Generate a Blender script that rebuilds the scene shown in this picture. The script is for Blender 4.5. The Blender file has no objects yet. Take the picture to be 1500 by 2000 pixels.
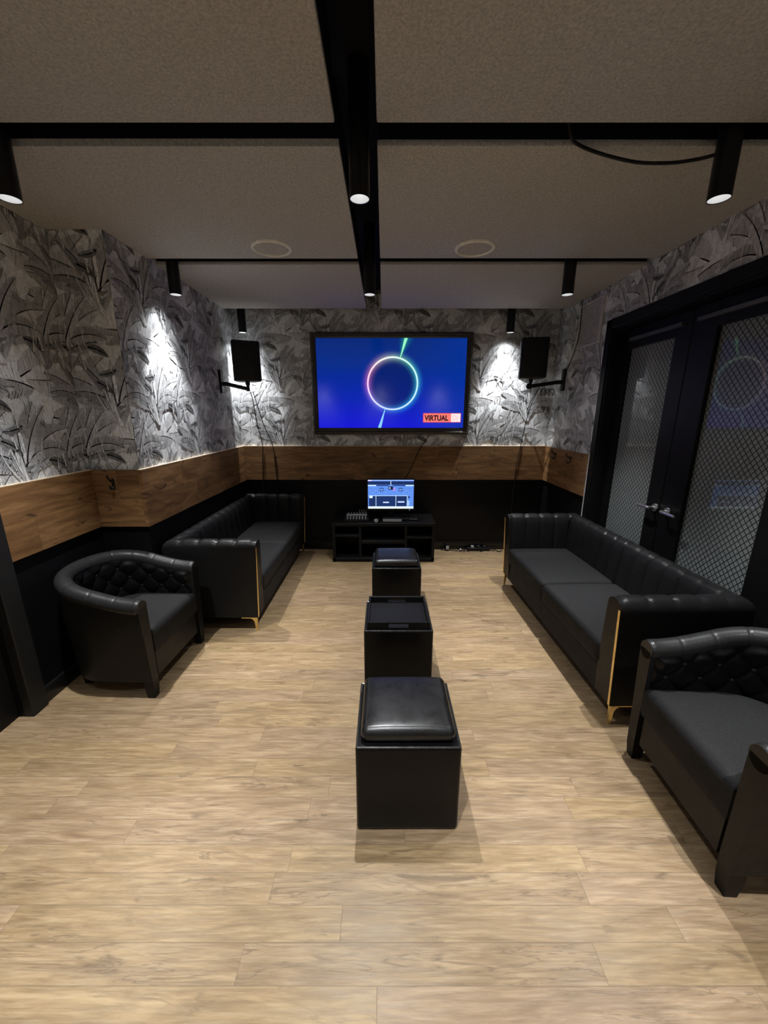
import bpy, bmesh, math, random
from mathutils import Vector, Matrix
R = math.radians
PI = math.pi
random.seed(7)
scn = bpy.context.scene
COL = scn.collection

# ------------------------------------------------------------------ node helper
class NT:
    def __init__(self, name):
        self.m = bpy.data.materials.new(name); self.m.use_nodes = True
        self.t = self.m.node_tree
        self.t.nodes.clear()
        self.out = self.t.nodes.new('ShaderNodeOutputMaterial')
    def n(self, typ, **kw):
        nd = self.t.nodes.new(typ)
        for k, v in kw.items(): setattr(nd, k, v)
        return nd
    def put(self, sock, v):
        if v is None: return
        if isinstance(v, bpy.types.NodeSocket): self.t.links.new(v, sock)
        else: sock.default_value = v
    def math(self, op, a, b=None, c=None, clamp=False):
        nd = self.n('ShaderNodeMath', operation=op, use_clamp=clamp)
        self.put(nd.inputs[0], a); self.put(nd.inputs[1], b)
        if c is not None: self.put(nd.inputs[2], c)
        return nd.outputs[0]
    def coord(self, which='Object'):
        return self.n('ShaderNodeTexCoord').outputs[which]
    def sep(self, v):
        nd = self.n('ShaderNodeSeparateXYZ'); self.put(nd.inputs[0], v); return nd.outputs
    def comb(self, x, y, z):
        nd = self.n('ShaderNodeCombineXYZ')
        for i, a in enumerate((x, y, z)): self.put(nd.inputs[i], a)
        return nd.outputs[0]
    def noise(self, vec, scale=1., detail=3., rough=.5, dist=0., out='Fac'):
        nd = self.n('ShaderNodeTexNoise')
        self.put(nd.inputs['Vector'], vec); self.put(nd.inputs['Scale'], scale); self.put(nd.inputs['Detail'], detail)
        self.put(nd.inputs['Roughness'], rough); self.put(nd.inputs['Distortion'], dist)
        return nd.outputs[out]
    def white(self, vec):
        nd = self.n('ShaderNodeTexWhiteNoise', noise_dimensions='3D'); self.put(nd.inputs['Vector'], vec); return nd.outputs['Value']
    def ramp(self, fac, stops, interp='LINEAR'):
        nd = self.n('ShaderNodeValToRGB'); cr = nd.color_ramp; cr.interpolation = interp
        while len(cr.elements) < len(stops): cr.elements.new(.5)
        for e, (p, c) in zip(cr.elements, stops):
            e.position = p; e.color = (c[0], c[1], c[2], 1) if len(c) == 3 else c
        self.put(nd.inputs[0], fac); return nd.outputs[0]
    def mix(self, fac, a, b, mode='MIX'):
        nd = self.n('ShaderNodeMix', data_type='RGBA', blend_type=mode)
        self.put(nd.inputs[0], fac); self.put(nd.inputs[6], a); self.put(nd.inputs[7], b); return nd.outputs[2]
    def maprange(self, v, a, b, c, d, smooth=False):
        nd = self.n('ShaderNodeMapRange', interpolation_type='SMOOTHSTEP' if smooth else 'LINEAR')
        for i, x in enumerate((v, a, b, c, d)): self.put(nd.inputs[i], x)
        return nd.outputs[0]
    def bump(self, h, strength=.2, dist=.01):
        nd = self.n('ShaderNodeBump'); self.put(nd.inputs['Height'], h); nd.inputs['Strength'].default_value = strength
        nd.inputs['Distance'].default_value = dist; return nd.outputs[0]
    def principled(self, color, rough=.5, metal=0., spec=.5, normal=None, coat=0., coat_rough=.05, emit=None, estr=0., sheen=0.):
        p = self.n('ShaderNodeBsdfPrincipled')
        self.put(p.inputs['Base Color'], color); self.put(p.inputs['Roughness'], rough); self.put(p.inputs['Metallic'], metal)
        self.put(p.inputs['Specular IOR Level'], spec)
        if normal is not None: self.put(p.inputs['Normal'], normal)
        self.put(p.inputs['Coat Weight'], coat); self.put(p.inputs['Coat Roughness'], coat_rough)
        self.put(p.inputs['Sheen Weight'], sheen)
        if emit is not None:
            self.put(p.inputs['Emission Color'], emit); self.put(p.inputs['Emission Strength'], estr)
        self.t.links.new(p.outputs[0], self.out.inputs[0]); return p

def c4(r, g, b): return (r, g, b, 1)

def simple(name, col, rough=.5, metal=0., spec=.5, bump=None, coat=0., emit=None, estr=0., var=.12):
    k = NT(name); co = k.coord()
    nz = k.noise(co, 23., 3.)
    f = k.maprange(nz, .3, .7, 1 - var, 1 + var)
    colr = k.mix(1., c4(*col), k.comb(f, f, f), 'MULTIPLY')
    nm = None
    if bump: nm = k.bump(k.noise(co, bump[0], 3.), bump[1], .004)
    k.principled(colr, rough, metal, spec, nm, coat, emit=None if emit is None else c4(*emit), estr=estr)
    return k.m

def leather(name, col, rough, scale=140., spec=.5, b=.12):
    k = NT(name); co = k.coord()
    grain = k.noise(co, scale, 4., .6)
    wr = k.noise(co, 11., 4., .6, .6)
    h = k.math('ADD', k.math('MULTIPLY', grain, .35), k.math('MULTIPLY', wr, .65))
    rr = k.maprange(wr, .3, .7, rough - .06, rough + .08)
    cc = k.mix(k.maprange(grain, .35, .65, 0., 1.), c4(*[x * .75 for x in col]), c4(*[x * 1.25 for x in col]))
    k.principled(cc, rr, 0, spec, k.bump(h, b, .006))
    return k.m

M = {}
M['leather'] = leather('black_leather', (.0115, .0115, .012), .37, spec=.18)
M['rim_leather'] = leather('black_rim_leather', (.024, .024, .0245), .38, spec=.32)
M['seat_leather'] = leather('black_seat_leather', (.022, .022, .0225), .62, 260., spec=.10, b=.2)
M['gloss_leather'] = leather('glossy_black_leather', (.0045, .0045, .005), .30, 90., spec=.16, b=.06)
M['piping'] = leather('black_piping_leather', (.02, .02, .02), .26, 60., spec=.7, b=.04)
M['lid_leather'] = leather('black_lid_leather', (.010, .010, .0105), .32, 90., spec=.5, b=.06)
M['black_wood'] = simple('black_painted_wood', (.006, .006, .0065), .45, spec=.18, bump=(60, .08))
M['black_plastic'] = simple('black_plastic', (.006, .006, .0065), .5, spec=.35)
M['dark_plastic'] = simple('dark_speaker_cabinet', (.011, .011, .011), .55, spec=.4, bump=(220, .2))
M['black_metal'] = simple('black_metal', (.005, .005, .0055), .42, spec=.35)
M['frame_paint'] = simple('dark_frame_paint', (.022, .021, .019), .33, spec=.6)
M['frame_bead'] = simple('dark_bronze_beads', (.10, .09, .072), .3, .4)
M['rubber'] = simple('cable_rubber', (.008, .008, .008), .6, spec=.3)
M['gold'] = simple('gold_metal', (.86, .66, .30), .28, 1., bump=(40, .03))
M['chrome'] = simple('chrome', (.8, .8, .8), .3, 1.)
M['silver'] = simple('silver_plastic', (.34, .34, .34), .4)
M['white_plastic'] = simple('white_plastic', (.7, .7, .7), .4)
M['rail'] = simple('grey_metal_rail', (.12, .12, .125), .38, .6)
M['wall_black'] = simple('matt_black_wall_paint', (.0035, .0035, .0045), .5, spec=.25, bump=(90, .05))
M['skirting'] = simple('gloss_black_skirting', (.007, .007, .008), .3, spec=.5)
M['ceiling_black'] = simple('black_ceiling_paint', (.006, .006, .008), .7, spec=.2)
M['bead'] = simple('pale_edge_trim', (.62, .62, .6), .45)
M['reflector'] = simple('white_lamp_reflector', (.75, .75, .75), .3, emit=(.93, .97, 1.), estr=.35)
M['lens'] = simple('lamp_lens', (.9, .9, .9), .3, emit=(.92, .97, 1.), estr=1.6)
M['plain_paper'] = simple('plain_grey_wallpaper', (.34, .335, .32), .6)
M['vent'] = simple('painted_vent_metal', (.55, .55, .54), .5)
M['ring'] = simple('cream_rim_paint', (.85, .84, .76), .5)

# ceiling fabric
def fabric():
    k = NT('speckled_grey_acoustic_fabric'); co = k.coord()
    f = k.noise(co, 400., 2., .7); g = k.noise(co, 105., 3., .6); l = k.noise(co, 1.3, 2.)
    v = k.math('ADD', k.math('MULTIPLY', f, .55), k.math('MULTIPLY', g, .45))
    c = k.ramp(v, [(.36, (.30, .295, .285)), (.5, (.46, .45, .435)), (.64, (.62, .61, .59))])
    c = k.mix(k.maprange(l, .35, .65, 0, .3), c, k.mix(1., c, c4(1., .93, .8), 'MULTIPLY'))
    k.principled(c, .95, 0, .1, k.bump(v, .5, .004), sheen=.05)
    return k.m
M['fabric'] = fabric()

def floor_mat():
    k = NT('oak_laminate_planks'); co = k.coord(); x, y, z = k.sep(co)
    W, L = .0913, 1.05
    row = k.math('FLOOR', k.math('DIVIDE', k.math('ADD', y, .019), W))
    fy = k.math('FRACT', k.math('DIVIDE', k.math('ADD', y, .019), W))
    off = k.white(k.comb(row, 3.3, 1.7))
    xl = k.math('ADD', k.math('DIVIDE', x, L), k.math('MULTIPLY', off, 7.))
    pl = k.math('FLOOR', xl); fx = k.math('FRACT', xl)
    rnd = k.white(k.comb(row, pl, 9.1)); rnd2 = k.white(k.comb(row, pl, 4.4))
    ph = k.math('MULTIPLY', rnd, 60.)
    g1 = k.noise(k.comb(k.math('MULTIPLY', x, 6.5), k.math('MULTIPLY', y, 75.), ph), 1., 6., .62, .5)
    g2 = k.noise(k.comb(k.math('MULTIPLY', x, 3.2), k.math('MULTIPLY', y, 19.), ph), 1., 5., .6, 1.1)
    g3 = k.noise(k.comb(k.math('MULTIPLY', x, 9.), k.math('MULTIPLY', y, 150.), ph), 1., 3., .6)
    kn = k.noise(k.comb(k.math('MULTIPLY', x, 4.2), k.math('MULTIPLY', y, 19.), ph), 1., 5., .6, .9)
    base = k.ramp(g2, [(.26, (.19, .123, .060)), (.43, (.305, .205, .107)), (.56, (.38, .265, .143)), (.75, (.44, .315, .178))])
    base = k.mix(k.maprange(g1, .40, .62, .6, 0.), base, c4(.20, .13, .066))
    base = k.mix(k.maprange(g3, .45, .7, 0., .22), base, c4(.56, .45, .31))
    base = k.mix(k.maprange(kn, .58, .74, 0., .75, True), base, c4(.13, .085, .047))
    cr = k.noise(k.comb(k.math('MULTIPLY', x, 2.4), k.math('MULTIPLY', y, 30.), ph), 1., 4., .55, .7)
    crk = k.maprange(k.math('ABSOLUTE', k.math('SUBTRACT', cr, .5)), .004, .022, 1., 0.)
    msk = k.maprange(k.noise(k.comb(k.math('MULTIPLY', x, 2.2), k.math('MULTIPLY', y, 6.), ph), 1., 2.), .5, .62, 0., .6)
    base = k.mix(k.math('MULTIPLY', crk, msk), base, c4(.14, .09, .05))
    tint = k.maprange(rnd2, 0, 1, .92, 1.05)
    base = k.mix(1., base, k.comb(tint, tint, k.math('MULTIPLY', tint, k.maprange(rnd, 0, 1, .93, 1.06))), 'MULTIPLY')
    ey = k.math('MINIMUM', fy, k.math('SUBTRACT', 1., fy)); ey = k.math('MULTIPLY', ey, W)
    ex = k.math('MINIMUM', fx, k.math('SUBTRACT', 1., fx)); ex = k.math('MULTIPLY', ex, L)
    e = k.math('MINIMUM', ex, ey)
    seam = k.maprange(e, .0006, .0017, 1., 0.)
    base = k.mix(k.math('MULTIPLY', seam, .4), base, c4(.10, .07, .045))
    h = k.math('SUBTRACT', k.math('MULTIPLY', g1, .3), seam)
    k.principled(base, k.maprange(g1, .3, .7, .36, .48), 0, .45, k.bump(h, .15, .002))
    return k.m
M['floor'] = floor_mat()

def band_mat(axis):
    k = NT('brown_wood_planks_' + axis); co = k.coord(); x, y, z = k.sep(co)
    a = x if axis == 'x' else y
    row = k.math('FLOOR', k.math('DIVIDE', k.math('SUBTRACT', z, .83), .19))
    off = k.white(k.comb(row, 1.3, 5.1)); al = k.math('ADD', k.math('DIVIDE', a, 1.15), k.math('MULTIPLY', off, 5.))
    pl = k.math('FLOOR', al); fx = k.math('FRACT', al); rnd = k.white(k.comb(row, pl, 2.2)); ph = k.math('MULTIPLY', rnd, 30.)
    g1 = k.noise(k.comb(k.math('MULTIPLY', a, 3.), k.math('MULTIPLY', z, 50.), ph), 1., 6., .6, .6)
    g2 = k.noise(k.comb(k.math('MULTIPLY', a, 2.2), k.math('MULTIPLY', z, 12.), ph), 1., 5., .62, 1.3)
    kn = k.noise(k.comb(k.math('MULTIPLY', a, 6.), k.math('MULTIPLY', z, 15.), ph), 1., 2., .5, 1.2)
    c = k.ramp(g2, [(.28, (.085, .040, .015)), (.46, (.19, .098, .038)), (.62, (.285, .155, .064)), (.76, (.37, .215, .098))])
    c = k.mix(k.maprange(g1, .4, .6, .45, 0.), c, c4(.11, .058, .026))
    c = k.mix(k.maprange(kn, .63, .74, 0., .85, True), c, c4(.05, .026, .013))
    t = k.maprange(rnd, 0, 1, .8, 1.15); c = k.mix(1., c, k.comb(t, t, t), 'MULTIPLY')
    fz = k.math('FRACT', k.math('DIVIDE', k.math('SUBTRACT', z, .83), .19))
    ez = k.math('MULTIPLY', k.math('MINIMUM', fz, k.math('SUBTRACT', 1., fz)), .19)
    ex = k.math('MULTIPLY', k.math('MINIMUM', fx, k.math('SUBTRACT', 1., fx)), 1.15)
    seam = k.maprange(k.math('MINIMUM', ex, ez), .0006, .0018, .6, 0.)
    c = k.mix(seam, c, c4(.05, .03, .015))
    k.principled(c, k.maprange(g1, .3, .7, .45, .6), 0, .35, k.bump(g1, .15, .002))
    return k.m
M['band_x'] = band_mat('x'); M['band_y'] = band_mat('y')

def paper_mat():
    k = NT('banana_leaf_wallpaper')
    at = k.n('ShaderNodeAttribute', attribute_name='print')
    co = k.coord(); x, y, z = k.sep(co)
    s = k.noise(k.comb(k.math('MULTIPLY', k.math('ADD', x, y), 170.), k.math('MULTIPLY', z, 14.), 0.), 1., 4., .6, .8)
    b = k.noise(k.comb(k.math('ADD', x, y), z, 0.), 38., 4., .65, 1.5)
    f = k.math('MULTIPLY', k.maprange(s, .3, .7, .74, 1.14), k.maprange(b, .3, .7, .74, 1.16))
    c = k.mix(1., at.outputs['Color'], k.comb(f, f, f), 'MULTIPLY')
    k.principled(c, .6, 0, .25)
    return k.m
M['paper'] = paper_mat()

def glass_mat():
    k = NT('wire_patterned_grey_glass'); co = k.coord(); x, y, z = k.sep(co)
    a = k.math('ADD', k.math('DIVIDE', y, .036), k.math('DIVIDE', z, .042))
    b = k.math('SUBTRACT', k.math('DIVIDE', y, .036), k.math('DIVIDE', z, .042))
    def ln(v):
        f = k.math('FRACT', v); return k.math('ABSOLUTE', k.math('SUBTRACT', f, .5))
    d = k.math('MAXIMUM', ln(a), ln(b))
    line = k.maprange(d, .385, .43, 0., 1.)
    nz = k.noise(co, 60., 2.)
    c = k.mix(k.maprange(nz, .3, .7, 0, 1), c4(.19, .21, .205), c4(.245, .265, .258))
    c = k.mix(line, c, c4(.012, .012, .012))
    k.principled(c, .55, 0, .4, None, .6, .02)
    return k.m
M['glass'] = glass_mat()

# ------------------------------------------------------------------ mesh helpers
class MB:
    def __init__(self): self.bm = bmesh.new()
    def box(self, x0, x1, y0, y1, z0, z1, bev=0., seg=2):
        r = bmesh.ops.create_cube(self.bm, size=1.)
        vs = r['verts']
        for v in vs:
            v.co = Vector(((x0 + x1) / 2 + v.co.x * (x1 - x0), (y0 + y1) / 2 + v.co.y * (y1 - y0), (z0 + z1) / 2 + v.co.z * (z1 - z0)))
        if bev > 0:
            es = list({e for v in vs for e in v.link_edges})
            bmesh.ops.bevel(self.bm, geom=es, offset=bev, segments=seg, profile=.5, affect='EDGES')
        return self
    def poly(self, pts):
        vs = [self.bm.verts.new(p) for p in pts]
        return self.bm.faces.new(vs)
    def grid(self, rows, closed_u=False, closed_v=False, cap=False):
        V = [[self.bm.verts.new(p) for p in r] for r in rows]
        nr, nc = len(V), len(V[0])
        for i in range(nr if closed_u else nr - 1):
            for j in range(nc if closed_v else nc - 1):
                a, b = V[i], V[(i + 1) % nr]
                try: self.bm.faces.new((a[j], a[(j + 1) % nc], b[(j + 1) % nc], b[j]))
                except ValueError: pass
        if cap:
            self.bm.faces.new(V[0][::-1]); self.bm.faces.new(V[-1])
        return self
    def tube(self, pts, r, n=8, cap=True, flat=1.):
        pts = [Vector(p) for p in pts]; rows = []
        up = Vector((0, 0, 1)); prev = None
        for i, p in enumerate(pts):
            t = (pts[min(i + 1, len(pts) - 1)] - pts[max(i - 1, 0)]).normalized()
            if prev is None:
                a = t.cross(up)
                if a.length < .01: a = t.cross(Vector((1, 0, 0)))
            else: a = prev - t * prev.dot(t)
            a.normalize(); prev = a; b = t.cross(a).normalized()
            rr = r[i] if isinstance(r, (list, tuple)) else r
            rows.append([p + a * (rr * math.cos(2 * PI * k / n)) + b * (rr * flat * math.sin(2 * PI * k / n)) for k in range(n)])
        return self.grid(rows, closed_v=True, cap=cap)
    def lathe(self, prof, n=32, center=(0, 0, 0), axis='z', cap=True):
        rows = []
        cx, cy, cz = center
        for r, h in prof:
            row = []
            for k in range(n):
                a = 2 * PI * k / n; u, v = r * math.cos(a), r * math.sin(a)
                if axis == 'z': row.append((cx + u, cy + v, cz + h))
                elif axis == 'y': row.append((cx + u, cy + h, cz + v))
                else: row.append((cx + h, cy + u, cz + v))
            rows.append(row)
        return self.grid(rows, closed_v=True, cap=cap)
    def softbox(self, x0, x1, y0, y1, z0, z1, r, puff=None, mid=10, steps=4):
        ex = ((x1 - x0) / 2, (y1 - y0) / 2, (z1 - z0) / 2); c = Vector(((x0 + x1) / 2, (y0 + y1) / 2, (z0 + z1) / 2))
        def ax(e):
            rr = min(r, e * .98); L = []
            for k in range(steps): L.append(-e + rr - rr * math.tan(PI / 4 * (1 - k / steps)))
            n = max(2, mid)
            for k in range(n + 1): L.append(-(e - rr) + 2 * (e - rr) * k / n)
            return L + [-x for x in L[:steps]][::-1]
        A = [ax(e) for e in ex]
        def f(p):
            q = Vector([max(-(e - min(r, e * .98)), min(e - min(r, e * .98), p[i])) for i, e in enumerate(ex)])
            d = Vector(p) - q
            if d.length > 1e-9:
                rr = min(r, min(ex) * .98); d = d.normalized() * rr
            o = q + d
            if puff: o = Vector(puff(o, ex))
            return o + c
        for axi in range(3):
            u, v = [(1, 2), (2, 0), (0, 1)][axi]
            for s in (-1, 1):
                rows = []
                for a in A[u]:
                    row = []
                    for b in A[v]:
                        p = [0, 0, 0]; p[axi] = s * ex[axi]; p[u] = a; p[v] = b
                        row.append(f(p))
                    rows.append(row if s > 0 else row[::-1])
                self.grid(rows)
        bmesh.ops.remove_doubles(self.bm, verts=self.bm.verts[:], dist=1e-5)
        return self
    def build(self, name, mat, parent=None, smooth=35., normals=True):
        if normals: bmesh.ops.recalc_face_normals(self.bm, faces=self.bm.faces[:])
        me = bpy.data.meshes.new(name); self.bm.to_mesh(me); self.bm.free()
        if smooth:
            me.shade_smooth(); me.set_sharp_from_angle(angle=R(smooth))
        if mat: me.materials.append(mat)
        o = bpy.data.objects.new(name, me); COL.objects.link(o)
        if parent: o.parent = parent
        return o

def thing(name, label, cat, loc=(0, 0, 0), rz=0., group=None):
    o = bpy.data.objects.new(name, None); COL.objects.link(o); o.empty_display_size = .1
    o.location = loc; o.rotation_euler = (0, 0, rz); o['label'] = label; o['category'] = cat
    if group: o['group'] = group
    return o
def tag(o, label, cat, group=None):
    o['label'] = label; o['category'] = cat
    if group: o['group'] = group
    return o
def struct(o, label=None):
    o['kind'] = 'structure'
    if label: o['label'] = label
    return o
def struct_root(name, label=None):
    o = bpy.data.objects.new(name, None); COL.objects.link(o); return struct(o, label)
def dup(root, loc, rz, label):
    def cp(o, par):
        c = o.copy(); COL.objects.link(c)
        if par: c.parent = par
        for ch in list(o.children): cp(ch, c)
        return c
    r = cp(root, None); r.location = loc; r.rotation_euler = (0, 0, rz); r['label'] = label
    return r
def spline(pts, n=8):
    P = [Vector(p) for p in pts]; out = []
    for i in range(len(P) - 1):
        p0, p1, p2, p3 = P[max(i - 1, 0)], P[i], P[i + 1], P[min(i + 2, len(P) - 1)]
        for k in range(n):
            t = k / n
            out.append(.5 * ((2 * p1) + (p2 - p0) * t + (2 * p0 - 5 * p1 + 4 * p2 - p3) * t * t + (3 * p1 - p0 - 3 * p2 + p3) * t ** 3))
    out.append(P[-1]); return out

# ------------------------------------------------------------------ room dimensions
XL, XLN, XR, YB, YR = -1.56, -1.875, 1.80, 4.29, -.75   # left wall (far), left wall (near), right wall, back, rear
YS = 2.44                                               # step in the left wall
ZP, ZC = 2.535, 2.75                                    # fabric panels, black ceiling above
ZB0, ZB1 = .83, 1.205                                   # wood band

# ------------------------------------------------------------------ wallpaper print
TW, TH = .53, .63
def lin(v): return v
rw = random.Random(21)
def leaf(pts, W, cl, cr, rib, segs=12, tear=.10, rake=.3):
    """banana leaf along a polyline; returns list of (poly, colour)"""
    P = spline([(p[0], p[1], 0) for p in pts], segs)
    m = len(P); out = []
    step = max(1, m // 13); idx = list(range(0, m, step))
    if idx[-1] != m - 1: idx.append(m - 1)
    Q = [P[i] for i in idx]; n = len(Q)
    def w(t): return W * max(.0, math.sin(PI * min(1, .04 + .96 * t) ** .75)) ** .75
    for side, c in ((1, cl), (-1, cr)):
        for i in range(n - 1):
            t0, t1 = i / (n - 1), (i + 1) / (n - 1)
            d = (Q[i + 1] - Q[i]); L = d.length
            if L < 1e-6: continue
            d /= L; nr = Vector((-d.y, d.x, 0)) * side
            k0, k1 = 1 - tear * rw.random(), 1 - tear * rw.random()
            w0, w1 = w(t0) * k0, w(t1) * k1
            a = Q[i]; b = Q[i + 1]
            e1 = b + nr * w1 + d * w1 * rake; e0 = a + nr * w0 + d * w0 * rake
            j = rw.uniform(.9, 1.1)
            out.append(([a, b, e1, e0], tuple(x * j for x in c)))
            # vein stroke
            if rw.random() < .75:
                vw = .0022
                s = a.lerp(b, .5); ee = s + nr * (w0 + w1) * .46 + d * (w0 + w1) * .46 * rake
                q = d * vw
                dk = .78 if rw.random() < .6 else 1.22
                out.append(([s, s + q, ee + q * .5, ee], tuple(x * dk * j for x in c)))
    for i in range(n - 1):
        d = (Q[i + 1] - Q[i])
        if d.length < 1e-6: continue
        nn = Vector((-d.y, d.x, 0)).normalized() * (.0045 * (1 - .75 * i / n))
        out.append(([Q[i] + nn, Q[i + 1] + nn * .8, Q[i + 1] - nn * .8, Q[i] - nn], rib))
    return out
def grey(v, warm=.0): v *= 1.2; return (v * (.965 + warm), v, v * (1.045 - warm))
def arc_leaf(bx, by, ang, length, bend, W, tone, layer):
    pts = []; a = R(ang); x, y = bx, by
    for i in range(6):
        pts.append((x, y)); x += math.sin(a) * length / 5; y += math.cos(a) * length / 5; a += R(bend) / 5
    cl = grey(tone * rw.uniform(.75, .95), .03); cr = grey(tone * rw.uniform(1.1, 1.4), .02)
    rib = grey(min(.72, tone * 1.9)) if tone < .3 else grey(tone * .45)
    return [(layer, p, c) for p, c in leaf(pts, W, cl, cr, rib)]
TILE = []
def stroke(x0, y0, x1, y1, w, tone, layer, bow=0.):
    mx, my = (x0 + x1) / 2 + bow, (y0 + y1) / 2
    P = spline([(x0, y0, 0), (mx, my, 0), (x1, y1, 0)], 4)
    for i in range(len(P) - 1):
        d = P[i + 1] - P[i]; n = Vector((-d.y, d.x, 0)).normalized()
        k0 = w * (1 - i / len(P)); k1 = w * (1 - (i + 1) / len(P))
        TILE.append((layer, [P[i] + n * k0, P[i + 1] + n * k1, P[i + 1] - n * k1, P[i] - n * k0], grey(tone * rw.uniform(.85, 1.15), .02)))
ly = 0
for gx, gy, ga in ((.28, .10, -50), (.02, .48, -70), (.17, .42, 20), (.48, .22, 60), (.25, .55, -100), (.10, .33, 100)):
    ly += 1; TILE += arc_leaf(gx, gy, ga, rw.uniform(.24, .34), rw.uniform(-60, 60), rw.uniform(.075, .1), rw.uniform(.55, .7), ly)
for (bx, by) in ((.13, .02), (.40, .335)):
    # long diagonal banded stems
    for o_, w_, t_ in ((-.014, .013, .26), (.004, .013, .60), (.019, .010, .34), (.030, .006, .18)):
        ly += 1; stroke(bx + o_ * .3, by - .03, bx - .19 + o_, by + .42, w_, t_, ly, -.02 + o_)
    for o_, w_, t_ in ((0, .017, .22), (.016, .010, .5)):
        ly += 1; stroke(bx + .01 + o_, by, bx + .17 + o_, by + .26, w_, t_, ly, .02)
    # broad pale leaves behind, mid grey fans before them, then upright blades and a few dark accents
    for ang, ln, bend, W, tone in ((-54, .30, -50, .070, .50), (50, .31, 45, .075, .47), (-34, .36, -55, .072, .44), (30, .38, 60, .070, .48), (4, .36, 30, .060, .40)):
        ly += 1; TILE += arc_leaf(bx + rw.uniform(-.02, .02), by + .05, ang + rw.uniform(-6, 6), ln, bend, W, tone, ly)
    for ang, ln, bend, W, tone in ((-62, .22, -35, .040, .30), (60, .20, 30, .036, .2), (-46, .30, -70, .048, .36), (48, .30, 80, .050, .39), (-14, .33, -40, .040, .29), (16, .34, 30, .036, .40), (-4, .25, 10, .026, .55)):
        ly += 1; TILE += arc_leaf(bx + rw.uniform(-.025, .025), by + .04 + rw.uniform(0, .05), ang + rw.uniform(-5, 5), ln, bend, W, tone, ly)
    ly += 1
    for k in range(11):
        a = rw.uniform(-.6, .6)
        stroke(bx + rw.uniform(-.014, .014), by - .06, bx + a * .24, by + rw.uniform(.10, .24), rw.uniform(.005, .013), rw.choice((.66, .58, .40, .26, .52, .68, .3)), ly + k * .1, a * .04)
    ly += 1
    for sx, sy, ang, ln, W, tone in ((-.11, .20, 112, .13, .022, .15), (.14, .08, 100, .13, .024, .18), (.02, .27, -118, .12, .020, .2)):
        ly += 1; TILE += arc_leaf(bx + sx, by + sy, ang, ln, 40, W, tone, ly)
ly += 1
for k in range(70):
    x, y = rw.uniform(0, TW), rw.uniform(0, TH); l = rw.uniform(.03, .13)
    stroke(x, y, x + rw.uniform(-.02, .02), y + l, rw.uniform(.0012, .0045), rw.choice((.25, .33, .42, .7, .68, .62, .2)), ly + .02 * k)
BG = (.84, .87, .885)
def clip(poly, x0, x1, y0, y1):
    for ax, lim, sg in ((0, x0, 1), (0, x1, -1), (1, y0, 1), (1, y1, -1)):
        out = []
        for i in range(len(poly)):
            p, q = poly[i], poly[(i + 1) % len(poly)]
            dp, dq = (p[ax] - lim) * sg, (q[ax] - lim) * sg
            if dp >= 0: out.append(p)
            if (dp >= 0) != (dq >= 0):
                t = dp / (dp - dq); out.append((p[0] + (q[0] - p[0]) * t, p[1] + (q[1] - p[1]) * t))
        poly = out
        if len(poly) < 3: return None
    return poly
TILE2 = [(lay, [(p.x, p.y) for p in poly], c) for lay, poly, c in TILE]
LAY = sorted({t[0] for t in TILE2}); LZ = {l: .0009 + .00009 * i for i, l in enumerate(LAY)}
def wallpaper(name, rects, fn, parent, u_off=0.):
    """rects in (u,z); fn(u, z, d) -> world point with d = distance off the wall"""
    verts, faces, cols = [], [], []
    def add(pts, d, c):
        b = len(verts); verts.extend([fn(u, z, d) for u, z in pts]); faces.append(tuple(range(b, b + len(pts)))); cols.append(c)
    for (u0, u1, z0, z1) in rects:
        add([(u0, z0), (u1, z0), (u1, z1), (u0, z1)], .0006, BG)
        i0, i1 = int(math.floor((u0 - u_off) / TW)) - 2, int(math.ceil((u1 - u_off) / TW)) + 2
        j0, j1 = int(math.floor((z0 - 1.2) / TH)) - 2, int(math.ceil((z1 - 1.2) / TH)) + 2
        for i in range(i0, i1):
            for j in range(j0, j1):
                ox, oy = u_off + i * TW, 1.2 + j * TH + (TH / 2 if i % 2 else 0)
                if ox > u1 + .5 or ox + TW < u0 - .5: continue
                for lay, poly, c in TILE2:
                    q = [(p[0] + ox, p[1] + oy) for p in poly]
                    xs = [p[0] for p in q]; ys = [p[1] for p in q]
                    if max(xs) < u0 or min(xs) > u1 or max(ys) < z0 or min(ys) > z1: continue
                    if min(xs) < u0 or max(xs) > u1 or min(ys) < z0 or max(ys) > z1:
                        q = clip(q, u0, u1, z0, z1)
                        if not q: continue
                    add(q, LZ[lay], c)
    me = bpy.data.meshes.new(name); me.from_pydata(verts, [], faces); me.update()
    at = me.color_attributes.new('print', 'FLOAT_COLOR', 'CORNER'); data = []
    for f, c in zip(me.polygons, cols):
        for _ in range(f.loop_total): data.extend((c[0], c[1], c[2], 1.))
    at.data.foreach_set('color', data)
    me.materials.append(M['paper'])
    o = bpy.data.objects.new(name, me); COL.objects.link(o); o.parent = parent
    return o

# ------------------------------------------------------------------ shell
o = MB().box(-2.6, 2.9, YR - .1, YB + .1, -.08, 0).build('floor', M['floor'], smooth=0); struct(o)
ceil = MB().box(-2.6, 2.9, YR - .1, YB + .1, ZC, ZC + .08).build('ceiling', M['ceiling_black'], smooth=0); struct(ceil)

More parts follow.
